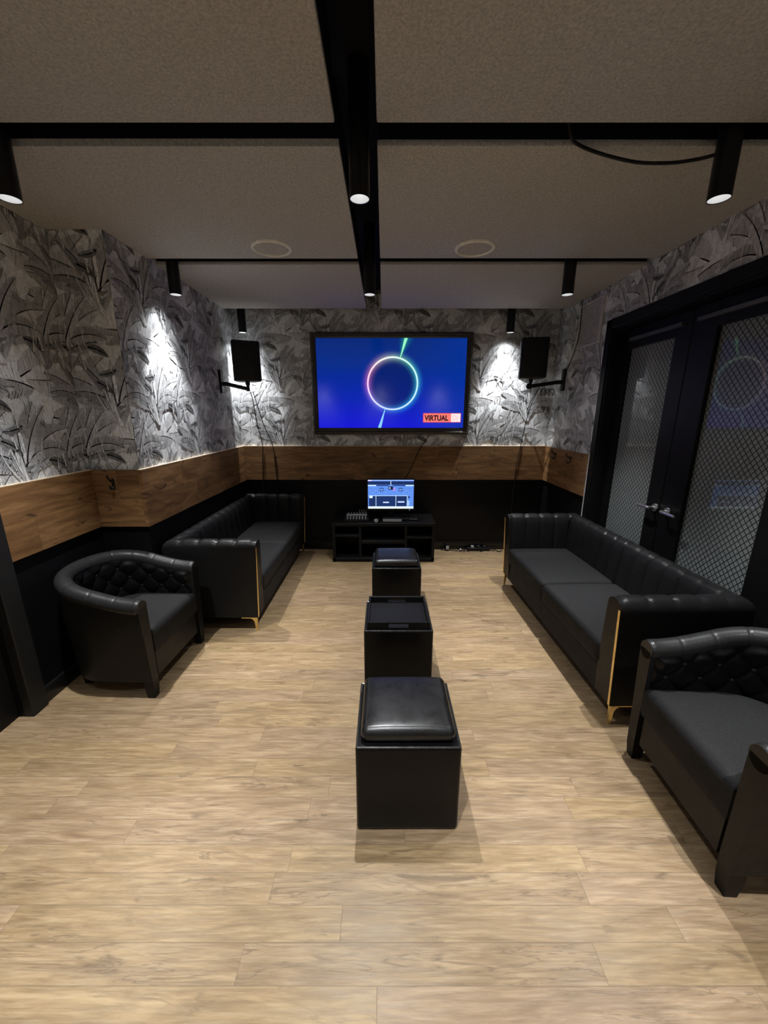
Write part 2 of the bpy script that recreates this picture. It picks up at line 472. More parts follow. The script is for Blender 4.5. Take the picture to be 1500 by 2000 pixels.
GY = [(-.62 - .14, -.49), (.44, .56), (1.641, 1.759), (2.851, 2.96), (4.09, YB)]   # cross gaps
GX = (-.172, -.026)
def panel(x0, x1, y0, y1):
    m = MB().box(x0, x1, y0, y1, ZP, ZP + .024, .006, 2)
    p = m.build('acoustic_panel', M['fabric'], ceil)
    b = MB().box(x0 + .006, x1 - .006, y0 + .006, y1 - .006, ZP + .0235, ZC).build('panel_backing', M['ceiling_black'], p, smooth=0)
for i in range(4):
    ya, yb = GY[i][1], GY[i + 1][0]
    if i == 2:   # the left panel meets the step in the wall
        m = MB()
        a = [(XLN, ya), (GX[0], ya), (GX[0], yb), (XL, yb), (XL, YS), (XLN, YS)]
        for z0, z1 in ((ZP, ZP + .024),):
            lo = [m.bm.verts.new((x, y, z0)) for x, y in a]; hi = [m.bm.verts.new((x, y, z1)) for x, y in a]
            m.bm.faces.new(lo[::-1]); m.bm.faces.new(hi)
            for k in range(6): m.bm.faces.new((lo[k], lo[(k + 1) % 6], hi[(k + 1) % 6], hi[k]))
        p = m.build('acoustic_panel', M['fabric'], ceil, smooth=0)
        MB().box(XL + .006, GX[0] - .006, ya + .006, yb - .006, ZP + .0235, ZC).box(XLN + .006, XL + .005, ya + .006, YS - .006, ZP + .0235, ZC).build('panel_backing', M['ceiling_black'], p, smooth=0)
    else:
        panel(XLN if i < 2 else XL, GX[0], ya, yb)
    panel(GX[1], XR, ya, yb)

# walls (painted black base, paper above the wood band)
wb = MB().box(XL - .05, XR + .3, YB, YB + .1, 0, ZC).build('wall_back', M['wall_black'], smooth=0); struct(wb)
wallpaper('wallpaper', [(XL, XR, ZB1 - .02, ZC)], lambda u, z, d: (u, YB - d, z), wb, .09)
wl = MB().box(XL - .1, XL, YS, YB, 0, ZC).box(XLN - .1, XLN, 1.70, YS, 0, ZC).box(XLN - .1, XL - .1, YS - .0, YS + .1, 0, ZC).box(XLN - .1, XLN, YR, .85, 0, ZC).box(XLN - .1, XLN, .85, 1.70, 2.1, ZC).build('wall_left', M['wall_black'], smooth=0); struct(wl)
wallpaper('wallpaper', [(YS, YB, ZB1 - .02, ZC)], lambda u, z, d: (XL + d, u, z), wl, .21)
wallpaper('wallpaper', [(1.79, YS, ZB1 - .02, ZC), (.78, 1.79, 2.19, ZC), (YR, .78, ZB1 - .02, ZC)], lambda u, z, d: (XLN + d, u, z), wl, .02)
wallpaper('wallpaper', [(XLN, XL, ZB1 - .02, ZC)], lambda u, z, d: (u, YS - d, z), wl, -2.02)
wr = MB().box(XR, XR + .25, 3.30, YB, 0, ZC).box(XR, XR + .25, YR, 1.50, 0, ZC).box(XR, XR + .25, 1.50, 3.30, 2.21, ZC).build('wall_right', M['wall_black'], smooth=0); struct(wr)
wallpaper('wallpaper', [(3.37, YB, ZB1 - .02, ZC), (1.42, 3.37, 2.268, ZC), (YR, 1.42, ZB1 - .02, ZC)], lambda u, z, d: (XR - d, u, z), wr, .33)
wre = MB().box(-2.2, 2.2, YR - .1, YR, 0, ZC).build('wall_rear', M['wall_black'], smooth=0); struct(wre)
MB().box(XLN, XR, YR, YR + .002, ZB1, ZC).build('wallpaper', M['plain_paper'], wre, smooth=0)

# wood bands and skirting
BT = .022
k = 0
def trim(mb, mat, label=None):
    global k
    k += 1; o = mb.build('trim_%d' % k, mat, smooth=0); struct(o, label); return o
M['lit_edge'] = simple('pale_lit_wood_edge', (.72, .58, .42), .6)  # pale colour paints in the lamplight caught along the band's top
def edge(tr, *a): MB().box(*a, ZB1 - .001, ZB1 + .003).build('lit_top_edge', M['lit_edge'], tr, 0)  # thin cap added to carry that bright line
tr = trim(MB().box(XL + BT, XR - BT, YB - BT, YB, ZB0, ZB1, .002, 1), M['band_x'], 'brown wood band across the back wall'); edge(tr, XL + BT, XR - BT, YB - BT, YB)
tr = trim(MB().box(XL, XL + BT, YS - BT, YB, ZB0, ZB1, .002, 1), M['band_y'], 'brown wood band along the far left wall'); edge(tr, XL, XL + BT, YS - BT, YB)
trim(MB().box(XLN + BT, XL, YS - BT, YS, ZB0, ZB1, .002, 1), M['band_x'], 'short brown wood band on the step of the left wall')
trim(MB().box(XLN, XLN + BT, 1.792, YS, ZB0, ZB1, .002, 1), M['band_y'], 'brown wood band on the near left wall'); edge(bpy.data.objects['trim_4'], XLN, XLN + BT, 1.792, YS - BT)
trim(MB().box(XR - BT, XR, 3.37, YB, ZB0, ZB1, .002, 1), M['band_y'], 'short brown wood band between back corner and doors')
trim(MB().box(XLN, XLN + BT, YR, .77, ZB0, ZB1, .002, 1).box(XR - BT, XR, YR, 1.41, ZB0, ZB1, .002, 1).box(XLN + BT, XR - BT, YR, YR + BT, ZB0, ZB1, .002, 1), M['band_y'])
struct(MB().box(XL, XR, YB - .016, YB, 0, .095, .004, 2).build('baseboard_back', M['skirting']))
struct(MB().box(XL, XL + .016, YS, YB - .016, 0, .095, .004, 2).box(XLN, XLN + .016, 1.792, YS, 0, .095, .004, 2).box(XLN + .016, XL + .016, YS - .016, YS, 0, .095, .004, 2).build('baseboard_left', M['skirting']))
struct(MB().box(XR - .016, XR, 3.37, YB - .016, 0, .095, .004, 2).build('baseboard_right', M['skirting']))
trim(MB().box(XR - .013, XR, 3.358, 3.369, 0, ZB1), M['bead'], 'thin pale edge strip beside the black door casing')

# double door in the right wall
d1 = struct_root('door_1', 'black double doors with patterned glass in the right wall')
Y0, Y1, ZD = 1.50, 3.30, 2.21
MB().box(XR - .012, XR + .02, Y1 - .01, 3.358, 0, 2.268, .003, 1).box(XR - .012, XR + .02, 1.44, Y0 + .01, 0, 2.268, .003, 1).box(XR - .012, XR + .02, 1.44, 3.358, ZD - .01, 2.268, .003, 1).build('casing', M['black_wood'], d1, smooth=0)
MB().box(XR, XR + .2, Y1 - .03, Y1, 0, ZD).box(XR, XR + .2, Y0, Y0 + .03, 0, ZD).box(XR, XR + .2, Y0, Y1, ZD - .03, ZD).build('jamb', M['black_wood'], d1, smooth=0)
XD0, XD1, XG = 1.895, 1.94, 1.922
def door_leaf(ya, yb, ga, gb, hy, hdir):
    l = MB().box(XD0, XD1, ya, ga, .01, 2.175, .003, 1).box(XD0, XD1, gb, yb, .01, 2.175, .003, 1).box(XD0, XD1, ga, gb, 2.035, 2.175, .003, 1).box(XD0, XD1, ga, gb, .01, .25, .003, 1).build('door_leaf', M['black_wood'], d1, smooth=0)
    MB().box(XG, XG + .008, ga - .008, gb + .008, .24, 2.045).build('glass_pane', M['glass'], l, smooth=0)
    h = MB()
    h.lathe([(.0, 0), (.027, 0), (.029, .004), (.027, .011), (.012, .013), (.011, .05), (.0, .05)], 20, (XD0, hy, .915), 'x', cap=False)
    h.bm.verts.ensure_lookup_table()
    for v in h.bm.verts: v.co.x = 2 * XD0 - v.co.x
    h.tube(spline([(XD0 - .045, hy, .915), (XD0 - .05, hy + hdir * .02, .915), (XD0 - .05, hy + hdir * .06, .914), (XD0 - .047, hy + hdir * .12, .912)]), .0095, 10)
    h.build('handle', M['chrome'], l)
    rl = MB()
    a, b = (ya + .06, ya + .59) if hdir > 0 else (yb - .58, yb - .06)
    rl.box(XD0 - .03, XD0, min(a, b), max(a, b), 2.085, 2.108, .003, 1)
    rl.build('closer_rail', M['rail'], l, smooth=0)
door_leaf(2.567, 3.268, 2.705, 3.195, 2.605, 1)
door_leaf(1.532, 2.562, 1.87, 2.375, 2.485, -1)
MB().box(1.965, 1.975, Y0, Y1, 0, ZD).build('corridor_blank', M['wall_black'], d1, smooth=0)

# dark door in the left wall, only its casing edge in view
d2 = struct_root('door_2', 'black door casing at the left edge')
MB().box(XLN - .02, XLN + .03, 1.695, 1.790, 0, 2.19, .005, 2).box(XLN - .02, XLN + .03, .78, .87, 0, 2.19, .005, 2).box(XLN - .02, XLN + .03, .87, 1.695, 2.09, 2.19, .005, 2).build('casing', M['dark_plastic'], d2, smooth=0)
MB().box(XLN - .09, XLN - .05, .85, 1.70, .005, 2.1).build('door_leaf', M['black_wood'], d2, smooth=0)

# ------------------------------------------------------------------ downlights
ZL = 2.335
def make_downlight(loc, label):
    t = thing('downlight', label, 'ceiling light', loc, 0, 'black cylinder downlights')
    h = ZC - ZL
    MB().lathe([(.0355, 0.012), (.0355, 0), (.0385, 0), (.0385, h), (.0, h)], 32, cap=False).build('housing', M['black_metal'], t)
    MB().lathe([(.0355, .002), (.031, .012), (.017, .042)], 32, cap=False).build('reflector', M['reflector'], t)
    MB().lathe([(.017, .042), (.012, .040), (.0, .039)], 24, cap=False).build('lens', M['lens'], t)
    return t
L = bpy.data.lights.new('downlight_beam', 'SPOT'); L.energy = 122; L.spot_size = R(68); L.spot_blend = .8; L.shadow_soft_size = .013
L.color = (.97, .985, 1.)
S = bpy.data.lights.new('downlight_spill', 'SPOT'); S.energy = 9; S.spot_size = R(124); S.spot_blend = 1.; S.shadow_soft_size = .02
S.color = (.97, .985, 1.)
def beam(t):
    o = bpy.data.objects.new('spill', S); COL.objects.link(o); o.parent = t; o.location = (0, 0, -.004)
    o = bpy.data.objects.new('beam', L); COL.objects.link(o); o.parent = t; o.location = (0, 0, .006)
rows = {1.70: 'front', 2.905: 'middle', 4.165: 'back'}
labels = [
 ((-1.415, 1.70), 'black cylinder downlight cut off at the left edge, closest on that side'),
 ((-.092, 1.70), 'black cylinder downlight in the ceiling cross where the central gap meets the nearest cross gap'),
 ((1.266, 1.70), 'black cylinder downlight at upper right with a loose cable leading to it'),
 ((-1.42, 2.905), 'black cylinder downlight hanging above the bright scallop on the left wall'),
 ((-.098, 2.905), 'small black cylinder downlight in the central gap just above the television'),
 ((1.25, 2.905), 'black cylinder downlight at right near the wall vent, in the second cross gap'),
 ((-1.413, 4.165), 'black cylinder downlight directly above the left loudspeaker by the back wall'),
 ((1.262, 4.165), 'black cylinder downlight beside the right loudspeaker by the back wall'),
 ((-1.415, .50), 'black cylinder downlight overhead to the left, out of the picture'),
 ((-.095, .50), 'black cylinder downlight overhead in the central gap, out of the picture'),
 ((1.26, .50), 'black cylinder downlight overhead to the right, out of the picture'),
 ((-1.415, -.58), 'black cylinder downlight by the rear wall on the left, out of the picture'),
 ((-.095, -.58), 'black cylinder downlight by the rear wall in the middle, out of the picture'),
 ((1.26, -.58), 'black cylinder downlight by the rear wall on the right, out of the picture')]
first = None
for (x, y), lab in labels:
    if first is None: first = make_downlight((x, y, ZL), lab); beam(first)
    else: dup(first, (x, y, ZL), 0, lab)

# ceiling speakers
def ceiling_speaker(x, y, label):
    t = thing('ceiling_speaker', label, 'ceiling speaker', (x, y, ZP), 0, 'round flush ceiling speakers')
    MB().lathe([(.122, 0.), (.120, -.008), (.110, -.013), (.104, -.008), (.104, 0.)], 48, cap=False).build('rim', M['ring'], t)
    MB().lathe([(.1055, -.003), (.0, -.004)], 48, cap=False).build('grille', M['fabric'], t)
ceiling_speaker(-.69, 2.682, 'round flush ceiling speaker left of the central ceiling gap')
ceiling_speaker(.556, 2.682, 'round flush ceiling speaker right of the central ceiling gap')

# ------------------------------------------------------------------ sofas (local: front faces +x, back at x=0, centred in y)
def sofa_piece(mb, start, d, length, nrm, m0, m1, cap0, cap1, seam0, sp=.125, hgt=.69):
    d = Vector(d); nrm = Vector(nrm); S = Vector(start)
    prof = [(0, .11, 0, 0), (0, .3, 0, 0), (0, .5, 0, 0), (.0, .60, 0, 0)]
    cx, r = .052, .052
    for q in range(0, 9):
        a = PI - q * PI / 8 * .86
        prof.append((cx + r * 1.06 * math.cos(a) + .003, hgt - r + r * math.sin(a), .35 * q / 8, min(1, q / 3)))
    prof += [(.112, .62, 1, .3), (.118, .55, 1, 0), (.126, .47, 1, 0), (.134, .38, .8, 0), (.14, .28, .3, 0), (.14, .11, 0, 0)]
    nseg = int(length / sp * 9) + 2; rows = []
    for i in range(nseg + 1):
        row = []
        for (n, z, wn, wz) in prof:
            lo = n if m0 else 0; hi = length - (n if m1 else 0)
            al = lo + (hi - lo) * i / nseg
            f = ((al - seam0) / sp) % 1.; e = min(f, 1 - f) * sp
            pin = -.012 * math.exp(-(e / .007) ** 2) + .006 * (1 - (1 - 2 * min(f, 1 - f)) ** 4)
            if al < .015 and cap0: pin = -.003
            if al > length - .015 and cap1: pin = -.003
            nn = n + pin * wn; zz = z + pin * wz * .8
            lean = .016 * (zz - .30) / .36 * max(0, 1 - al / length) if cap0 else 0.
            row.append(S + d * (al - lean) + nrm * nn + Vector((0, 0, zz)))
        rows.append(row)
    mb.grid(rows)
    if cap0: mb.bm.faces.new([mb.bm.verts.new(p) for p in rows[0]])
    if cap1: mb.bm.faces.new([mb.bm.verts.new(p) for p in rows[-1]])
    bmesh.ops.remove_doubles(mb.bm, verts=mb.bm.verts[:], dist=1e-5)
def make_sofa(loc, rz, label):
    t = thing('sofa', label, 'sofa', loc, rz, 'black channel-back sofas with gold legs')
    LN, D = 1.70, .635; h = LN / 2
    m = MB(); sofa_piece(m, (D, -h, 0), (-1, 0, 0), D, (0, 1, 0), False, True, True, False, .02); m.build('armrest', M['leather'], t, 50)
    m = MB(); sofa_piece(m, (D, h, 0), (-1, 0, 0), D, (0, -1, 0), False, True, True, False, .02); m.build('armrest', M['leather'], t, 50)
    m = MB(); sofa_piece(m, (0, -h, 0), (0, 1, 0), LN, (1, 0, 0), True, True, False, False, .10); m.build('backrest', M['leather'], t, 50)
    b = MB().softbox(.10, D - .012, -h + .10, h - .10, .095, .285, .012, mid=4, steps=2); b.build('base', M['seat_leather'], t)
    for s in (-1, 1):
        ya, yb = sorted((s * .004, s * (h - .127)))
        def puff(p, ex):
            k2 = max(0, 1 - (p.x / ex[0]) ** 2) ** .5 * max(0, 1 - (p.y / ex[1]) ** 2) ** .5
            return (p.x, p.y, p.z + (.014 * k2 if p.z > 0 else 0))
        MB().softbox(.12, D + .012, ya, yb, .262, .395, .03, puff, mid=12, steps=4).build('seat_cushion', M['seat_leather'], t, 60)
    for s in (-1, 1):
        y = s * (h - .003)
        MB().tube([(D + .002 + .016 * (z_ - .30) / .36, y - s * .006, z_) for z_ in (.114, .38, .645)], .0055, 6).build('gold_strip', M['gold'], t)
        for fx in (D - .016, .05):
            sx = -1 if fx > .3 else 1
            g = MB()
            y0, y1 = sorted((y, y - s * .03))
            g.box(*sorted((fx, fx + sx * .115)), y0, y1, .100, .111, .002, 1)
            pts = [(fx + sx * .016, y - s * .015, .104), (fx + sx * .014, y - s * .015, .07), (fx + sx * .013, y - s * .015, 0)]
            rows = []
            for z, a, bb in ((.104, .05, .022), (.092, .030, .02), (.075, .021, .018), (.04, .017, .015), (0, .013, .012)):
                x0, x1 = sorted((fx, fx + sx * a)); yy = sorted((y, y - s * bb))
                rows.append([(x0, yy[0], z), (x1, yy[0], z), (x1, yy[1], z), (x0, yy[1], z)])
            g.grid(rows, closed_v=True, cap=True)
            g.build('leg', M['gold'], t, 30)
    return t
sofa = make_sofa((-1.545, 3.37, 0), 0, 'long black channel-back sofa with gold legs against the left wall')
dup(sofa, (1.758, 2.505, 0), PI + R(1.), 'long black channel-back sofa with gold legs in front of the double doors')

# ------------------------------------------------------------------ tub armchairs (local: front faces +x)
def make_armchair(loc, rz, label):
    t = thing('armchair', label, 'armchair', loc, rz, 'black tufted tub chairs')
    xf, x0, a, b = .285, -.01, .255, .275
    path = []
    N1, N2 = 14, 44
    for i in range(N1): path.append((xf + (x0 - xf) * i / N1, -b, 0, -1))
    for i in range(N2 + 1):
        th = -PI / 2 - PI * i / N2
        ex, ey = x0 + a * math.cos(th), b * math.sin(th)
        nx, ny = math.cos(th) / a, math.sin(th) / b; q = math.hypot(nx, ny)
        path.append((ex, ey, nx / q, ny / q))
    for i in range(1, N1 + 1): path.append((x0 + (xf - x0) * i / N1, b, 0, 1))
    arc = [0.]
    for p, q in zip(path, path[1:]): arc.append(arc[-1] + math.hypot(q[0] - p[0], q[1] - p[1]))
    def zc(x):
        f = max(0, min(1, (xf - x) / (xf - x0 + a))); f = f * f * (3 - 2 * f)
        return .555 + .105 * f
    T = .036
    rows = []
    for (x, y, nx, ny) in path:
        z = zc(x); r = []
        for off, zz in ((T - .022, .105), (T - .016, .25), (T - .006, .42), (T, z - .03), (T - .004, z), (-T + .004, z), (-T, z - .03), (-T, .28), (-T, .105)):
            k2 = 1.
            r.append((x + nx * off, y + ny * off, zz))
        rows.append(r)
    m = MB(); m.grid(rows, closed_v=True, cap=True); m.build('shell', M['leather'], t, 40)
    # rolled rim with seams
    rows = []; fine = []
    for i in range(len(path) - 1):
        for s in range(4):
            f = s / 4; p, q = path[i], path[i + 1]
            fine.append(tuple(p[j] + (q[j] - p[j]) * f for j in range(4)) + (arc[i] + (arc[i + 1] - arc[i]) * f,))
    fine.append(path[-1] + (arc[-1],))
    tot = arc[-1]; sp = tot / 11
    for (x, y, nx, ny, s) in fine:
        f = (s / sp) % 1; e = min(f, 1 - f) * sp
        rr = .044 - .0025 * math.exp(-(e / .004) ** 2) * (1 if .03 < s < tot - .03 else 0)
        if s < .012 or s > tot - .012: rr = .040
        z = zc(x)
        rows.append([(x + nx * rr * .96 * math.cos(k2), y + ny * rr * .96 * math.cos(k2), z + rr * math.sin(k2)) for k2 in [2 * PI * q / 16 for q in range(16)]])
    m = MB(); m.grid(rows, closed_v=True, cap=True); m.build('rim', M['rim_leather'], t, 45)
    # tufted inner back
    ds, dz = tot / 20, .068; zb = .35
    inner = [q for q in fine if .02 < q[4] < tot - .02]
    rows = []
    def tuft(s, z):
        u = s / ds; v = (z - (zb + .03)) / dz
        A, B = (u + v) / 2, (u - v) / 2
        pa, pb = abs(math.sin(PI * A)), abs(math.sin(PI * B))
        return (pa * pb) ** .45
    NZ = 34
    for (x, y, nx, ny, s) in inner:
        row = []; zt = zc(x) - .01
        for j in range(NZ + 1):
            z = zb + (zt - zb) * j / NZ
            edge = min(1, j / 4, (NZ - j) / 4, (s - .02) / .03, (tot - .02 - s) / .03); edge = max(0, edge)
            off = -T - .001 - (  .003 + .019 * tuft(s, z)) * edge
            row.append((x + nx * off, y + ny * off, z))
        rows.append(row)
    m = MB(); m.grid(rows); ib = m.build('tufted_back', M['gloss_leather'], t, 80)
    bmb = MB(); bmb.lathe([(0, .006), (.005, .0055), (.0085, .003), (.0095, 0)], 12, cap=False)
    proto = None
    for i in range(1, 20):
        for j in range(0, 5):
            if (i + j) % 2: continue
            s, z = i * ds, zb + .03 + j * dz
            q = min(fine, key=lambda w: abs(w[4] - s))
            if z > zc(q[0]) - .055 or z < .40: continue
            if proto is None:
                proto = bmb.build('button', M['piping'], ib); ob = proto
            else:
                ob = proto.copy(); COL.objects.link(ob); ob.parent = ib
            x, y, nx, ny, _ = q; off = -T - .004
            ob.location = (x + nx * off, y + ny * off, z)
            ob.rotation_euler = Vector((-nx, -ny, 0)).to_track_quat('Z', 'Y').to_euler()
    # seat: D-shaped cushion
    def outline(k2):
        pts = [(xf + .012 - max(0, .012 - k2) , -(b - T - .004) + max(0, k2))]
        return pts
    def dring(ins, z):
        r = []
        fx = xf + .004 - ins
        for i in range(9): r.append((fx, -(b - T - .006 - ins) + 2 * (b - T - .006 - ins) * i / 8, z))
        for i in range(0, 25):
            th = PI / 2 + PI * i / 24
            r.append((x0 + (a - T - .006 - ins) * math.cos(th), (b - T - .006 - ins) * math.sin(th), z))
        return r
    prof = [(.02, .25), (.004, .258), (0, .275), (0, .365), (.004, .382), (.013, .394), (.03, .402), (.07, .409), (.13, .413), (.19, .415)]
    m = MB(); m.grid([dring(i, z) for i, z in prof], closed_v=True, cap=True); m.build('seat_cushion', M['seat_leather'], t, 50)
    prof = [(.02, .105), (.014, .105), (.014, .252), (.02, .252)]
    m = MB(); m.grid([dring(i, z) for i, z in prof], closed_v=True, cap=True); m.build('seat_rail', M['leather'], t, 40)
    for sx, sy in ((1, 1), (1, -1), (-1, 1), (-1, -1)):
        cx, cy = (xf - .0275, sy * (b - .011)) if sx > 0 else (-.19, sy * .155)
        rows = [[(cx + w * dx, cy + w * dy * .92, z) for dx, dy in ((-1, -1), (1, -1), (1, 1), (-1, 1))] for z, w in ((0, .021), (.06, .0262), (.118, .0272))]
        MB().grid(rows, closed_v=True, cap=True).build('leg', M['black_wood'], t, 30)
    return t
chair = make_armchair((-1.555, 2.124, 0), R(-1.7), 'black tufted tub armchair with rolled rim at left, beside the wall step')
dup(chair, (1.415, 1.186, 0), PI - R(2.6), 'black tufted tub armchair cut off at the right edge, nearest the viewer')

# ------------------------------------------------------------------ ottomans
OW, OD, OH = .386, .35, .385
def ottoman_base(t):
    def puff(p, ex): return (p.x * (1 + .0), p.y, p.z)
    b = MB().softbox(-OW / 2, OW / 2, 0, OD, .004, OH, .012, None, mid=4, steps=3).build('body', M['gloss_leather'], t, 50)
    e = .006; z = OH - .003
    P = [(-OW / 2 + e, e, z), (OW / 2 - e, e, z), (OW / 2 - e, OD - e, z), (-OW / 2 + e, OD - e, z)]
    m = MB()
    for i in range(4): m.tube([P[i], P[(i + 1) % 4]], .0048, 8)
    m.build('piping', M['piping'], b)
    for sx in (-1, 1):
        for y in (.03, OD - .03): MB().lathe([(.014, 0), (.016, .006)], 12, (sx * (OW / 2 - .03), y, 0)).build('foot_pad', M['black_plastic'], t)
def lid_cushion(t):
    def puff(p, ex):
        k2 = max(0, 1 - (p.x / ex[0]) ** 4) * max(0, 1 - (p.y / ex[1]) ** 4)
        return (p.x, p.y, p.z + (.012 * k2 if p.z > 0 else 0))
    MB().softbox(-OW / 2 + .016, OW / 2 - .016, .016, OD - .016, OH - .002, OH + .054, .030, puff, mid=14, steps=5).build('lid', M['lid_leather'], t, 60)
OG = 'black faux leather cube ottomans'
o1 = thing('ottoman', 'black cube ottoman with cushioned lid, nearest in the row of three', 'ottoman', (.089, 1.125, 0), 0, OG)
ottoman_base(o1); lid_cushion(o1)
o2 = thing('ottoman', 'black cube ottoman with its lid flipped into a tray, middle of the row', 'ottoman', (.081, 1.893, 0), 0, OG)
ottoman_base(o2)
m = MB(); x0, x1, y0, y1 = -OW / 2 + .018, OW / 2 - .018, .016, OD - .016; zt = OH + .046
m.box(x0, x1, y0, y1, OH - .002, OH + .008)
m.box(x0, x0 + .012, y0, y1, OH + .006, zt, .002, 1).box(x1 - .012, x1, y0, y1, OH + .006, zt, .002, 1)
for ya in (y0, y1 - .012):
    hw = .055
    m.box(x0 + .011, -hw, ya, ya + .012, OH + .006, zt, .002, 1).box(hw, x1 - .011, ya, ya + .012, OH + .006, zt, .002, 1)
    m.box(-hw - .001, hw + .001, ya, ya + .012, zt - .013, zt, .002, 1).box(-hw - .001, hw + .001, ya, ya + .012, OH + .006, OH + .013, .001, 1)
m.build('tray_lid', M['black_wood'], o2, 30)
o3 = thing('ottoman', 'black cube ottoman with cushioned lid, farthest in the row, before the media stand', 'ottoman', (.099, 2.78, 0), 0, OG)
ottoman_base(o3); lid_cushion(o3)

# ------------------------------------------------------------------ media stand
ts = thing('media_stand', 'low black open-shelf media stand under the television', 'cabinet', (0, 3.878, 0))
SX0, SX1, SD, SH = -.548, .538, .395, .436
MB().box(SX0 - .004, SX1 + .004, -.006, SD, SH - .034, SH, .003, 1).build('top', M['black_wood'], ts, 30)
MB().box(SX0, SX1, .0, SD, .012, .045, .002, 1).build('bottom_board', M['black_wood'], ts, 30)
for x in (SX0, SX1 - .03): MB().box(x, x + .03, 0, SD, 0, SH - .033, .002, 1).build('side_panel', M['black_wood'], ts, 30)
for x in (-.268, .218): MB().box(x, x + .028, .002, SD, .044, SH - .033, .002, 1).build('divider', M['black_wood'], ts, 30)
MB().box(SX0 + .029, -.267, .004, SD, .28, .305, .002, 1).build('shelf', M['black_wood'], ts, 30)
MB().box(-.241, .219, .004, SD, .205, .24, .002, 1).build('shelf', M['black_wood'], ts, 30)
MB().box(.245, SX1 - .029, .004, SD, .262, .284, .002, 1).build('shelf', M['black_wood'], ts, 30)
MB().box(SX0 + .01, SX1 - .01, SD - .006, SD, .02, SH - .03).build('back_panel', M['black_plastic'], ts, 0)

# ------------------------------------------------------------------ television in its carved frame
def tv_mat():
    k = NT('television_picture'); co = k.coord(); x, y, z = k.sep(co)   # local: ring centre at origin
    r = k.math('SQRT', k.math('ADD', k.math('MULTIPLY', x, x), k.math('MULTIPLY', z, z)))
    ang = k.math('DIVIDE', k.math('ADD', k.math('ARCTAN2', z, x), PI), 2 * PI)    # 0 = left, .25 = bottom, .5 = right, .75 = top
    RR = .262
    bg = k.ramp(k.maprange(z, -.45, .45, 0, 1), [(0, (.004, .006, .62)), (.35, (.001, .016, .40)), (.7, (.0, .022, .24)), (1, (.0, .018, .17))])
    side = k.maprange(x, .1, .8, 0, .65, True)
    bg = k.mix(side, bg, c4(.0, .03, .30))
    inside = k.maprange(r, RR - .03, RR, .72, 0, True)
    bg = k.mix(inside, bg, c4(.001, .01, .10))
    col = k.ramp(ang, [(0., (1., .25, .8)), (.09, (.5, .35, 1.)), (.2, (.15, .45, 1.)), (.33, (.05, .6, 1.)), (.5, (.1, .9, .95)), (.64, (.15, 1., .6)), (.74, (.6, 1., .7)), (.84, (1., .75, .7)), (.93, (1., .3, .5)), (1., (1., .25, .8))])
    d = k.math('ABSOLUTE', k.math('SUBTRACT', r, RR))
    core = k.maprange(d, .004, .011, 1., 0., True)
    glow = k.math('MULTIPLY', k.math('POWER', k.maprange(d, 0., .09, 1., 0.), 3.), .38)
    # two beams leaving the ring along one tilted line
    ca, sa = math.cos(R(73)), math.sin(R(73))
    al = k.math('ADD', k.math('MULTIPLY', x, ca), k.math('MULTIPLY', z, sa))
    ac = k.math('ABSOLUTE', k.math('SUBTRACT', k.math('MULTIPLY', x, sa), k.math('MULTIPLY', z, ca)))
    aal = k.math('ABSOLUTE', al); out = k.math('GREATER_THAN', aal, RR)
    wd = k.maprange(aal, RR, .46, .003, .021)
    q = k.math('DIVIDE', ac, wd)
    bm_ = k.math('MULTIPLY', k.maprange(q, .45, 1., 1., 0., True), out)
    bg_ = k.math('MULTIPLY', k.math('MULTIPLY', k.math('POWER', k.maprange(q, 0., 4.5, 1., 0.), 2.), out), k.math('GREATER_THAN', al, 0.))
    bcol = k.mix(k.math('GREATER_THAN', al, 0.), c4(.25, .62, 1.), c4(.32, 1., .55))
    c = k.mix(glow, bg, col)
    c = k.mix(k.math('MULTIPLY', bg_, .4), c, c4(.02, .5, .28))
    c = k.mix(core, c, k.mix(.55, col, c4(1., 1., 1.)))
    c = k.mix(bm_, c, bcol)
    k.principled(c4(.004, .004, .005), .11, 0, .6, None, 0, .05, c, 1.)
    return k.m
TVX, TVZ = .091, 1.857
tv = thing('television', 'wall-mounted television in a carved black frame showing a glowing ring', 'television', (TVX, YB, TVZ))
fx0, fx1, fz0, fz1 = -.852, .826, 1.331 - TVZ, 2.357 - TVZ      # frame outer
sx0, sx1, sz0, sz1 = -.795, .772, 1.402 - TVZ, 2.303 - TVZ
sx1 = .765
YF = -.045
prof = [(0., 0.), (0., -.030), (.010, -.040), (.022, -.044), (.030, -.036), (.040, -.040), (.050, -.034), (.056, -.030), (.056, 0)]
rows = []
def ring_at(i, yy):
    fr = i / .056
    xa = fx0 + (sx0 - fx0) * fr; xb = fx1 + (sx1 - fx1) * fr; za = fz0 + (sz0 - fz0) * fr; zb2 = fz1 + (sz1 - fz1) * fr
    return [(xa, yy, za), (xb, yy, za), (xb, yy, zb2), (xa, yy, zb2)]
m = MB(); m.grid([ring_at(i, y) for i, y in prof], closed_v=True); fr = m.build('frame', M['frame_paint'], tv, 40)
m = MB()
def bead(p, r):
    x, y, z = p
    a = [m.bm.verts.new((x + r, y, z)), m.bm.verts.new((x, y, z + r)), m.bm.verts.new((x - r, y, z)), m.bm.verts.new((x, y, z - r))]
    b = [m.bm.verts.new((x + r * .7 * c, y - r * .7, z + r * .7 * s)) for c, s in ((1, 1), (-1, 1), (-1, -1), (1, -1))]
    tp = m.bm.verts.new((x, y - r, z))
    for i in range(4):
        m.bm.faces.new((a[i], a[(i + 1) % 4], b[i])); m.bm.faces.new((a[i], b[i], b[i - 1])); m.bm.faces.new((b[i], tp, b[i - 1]))
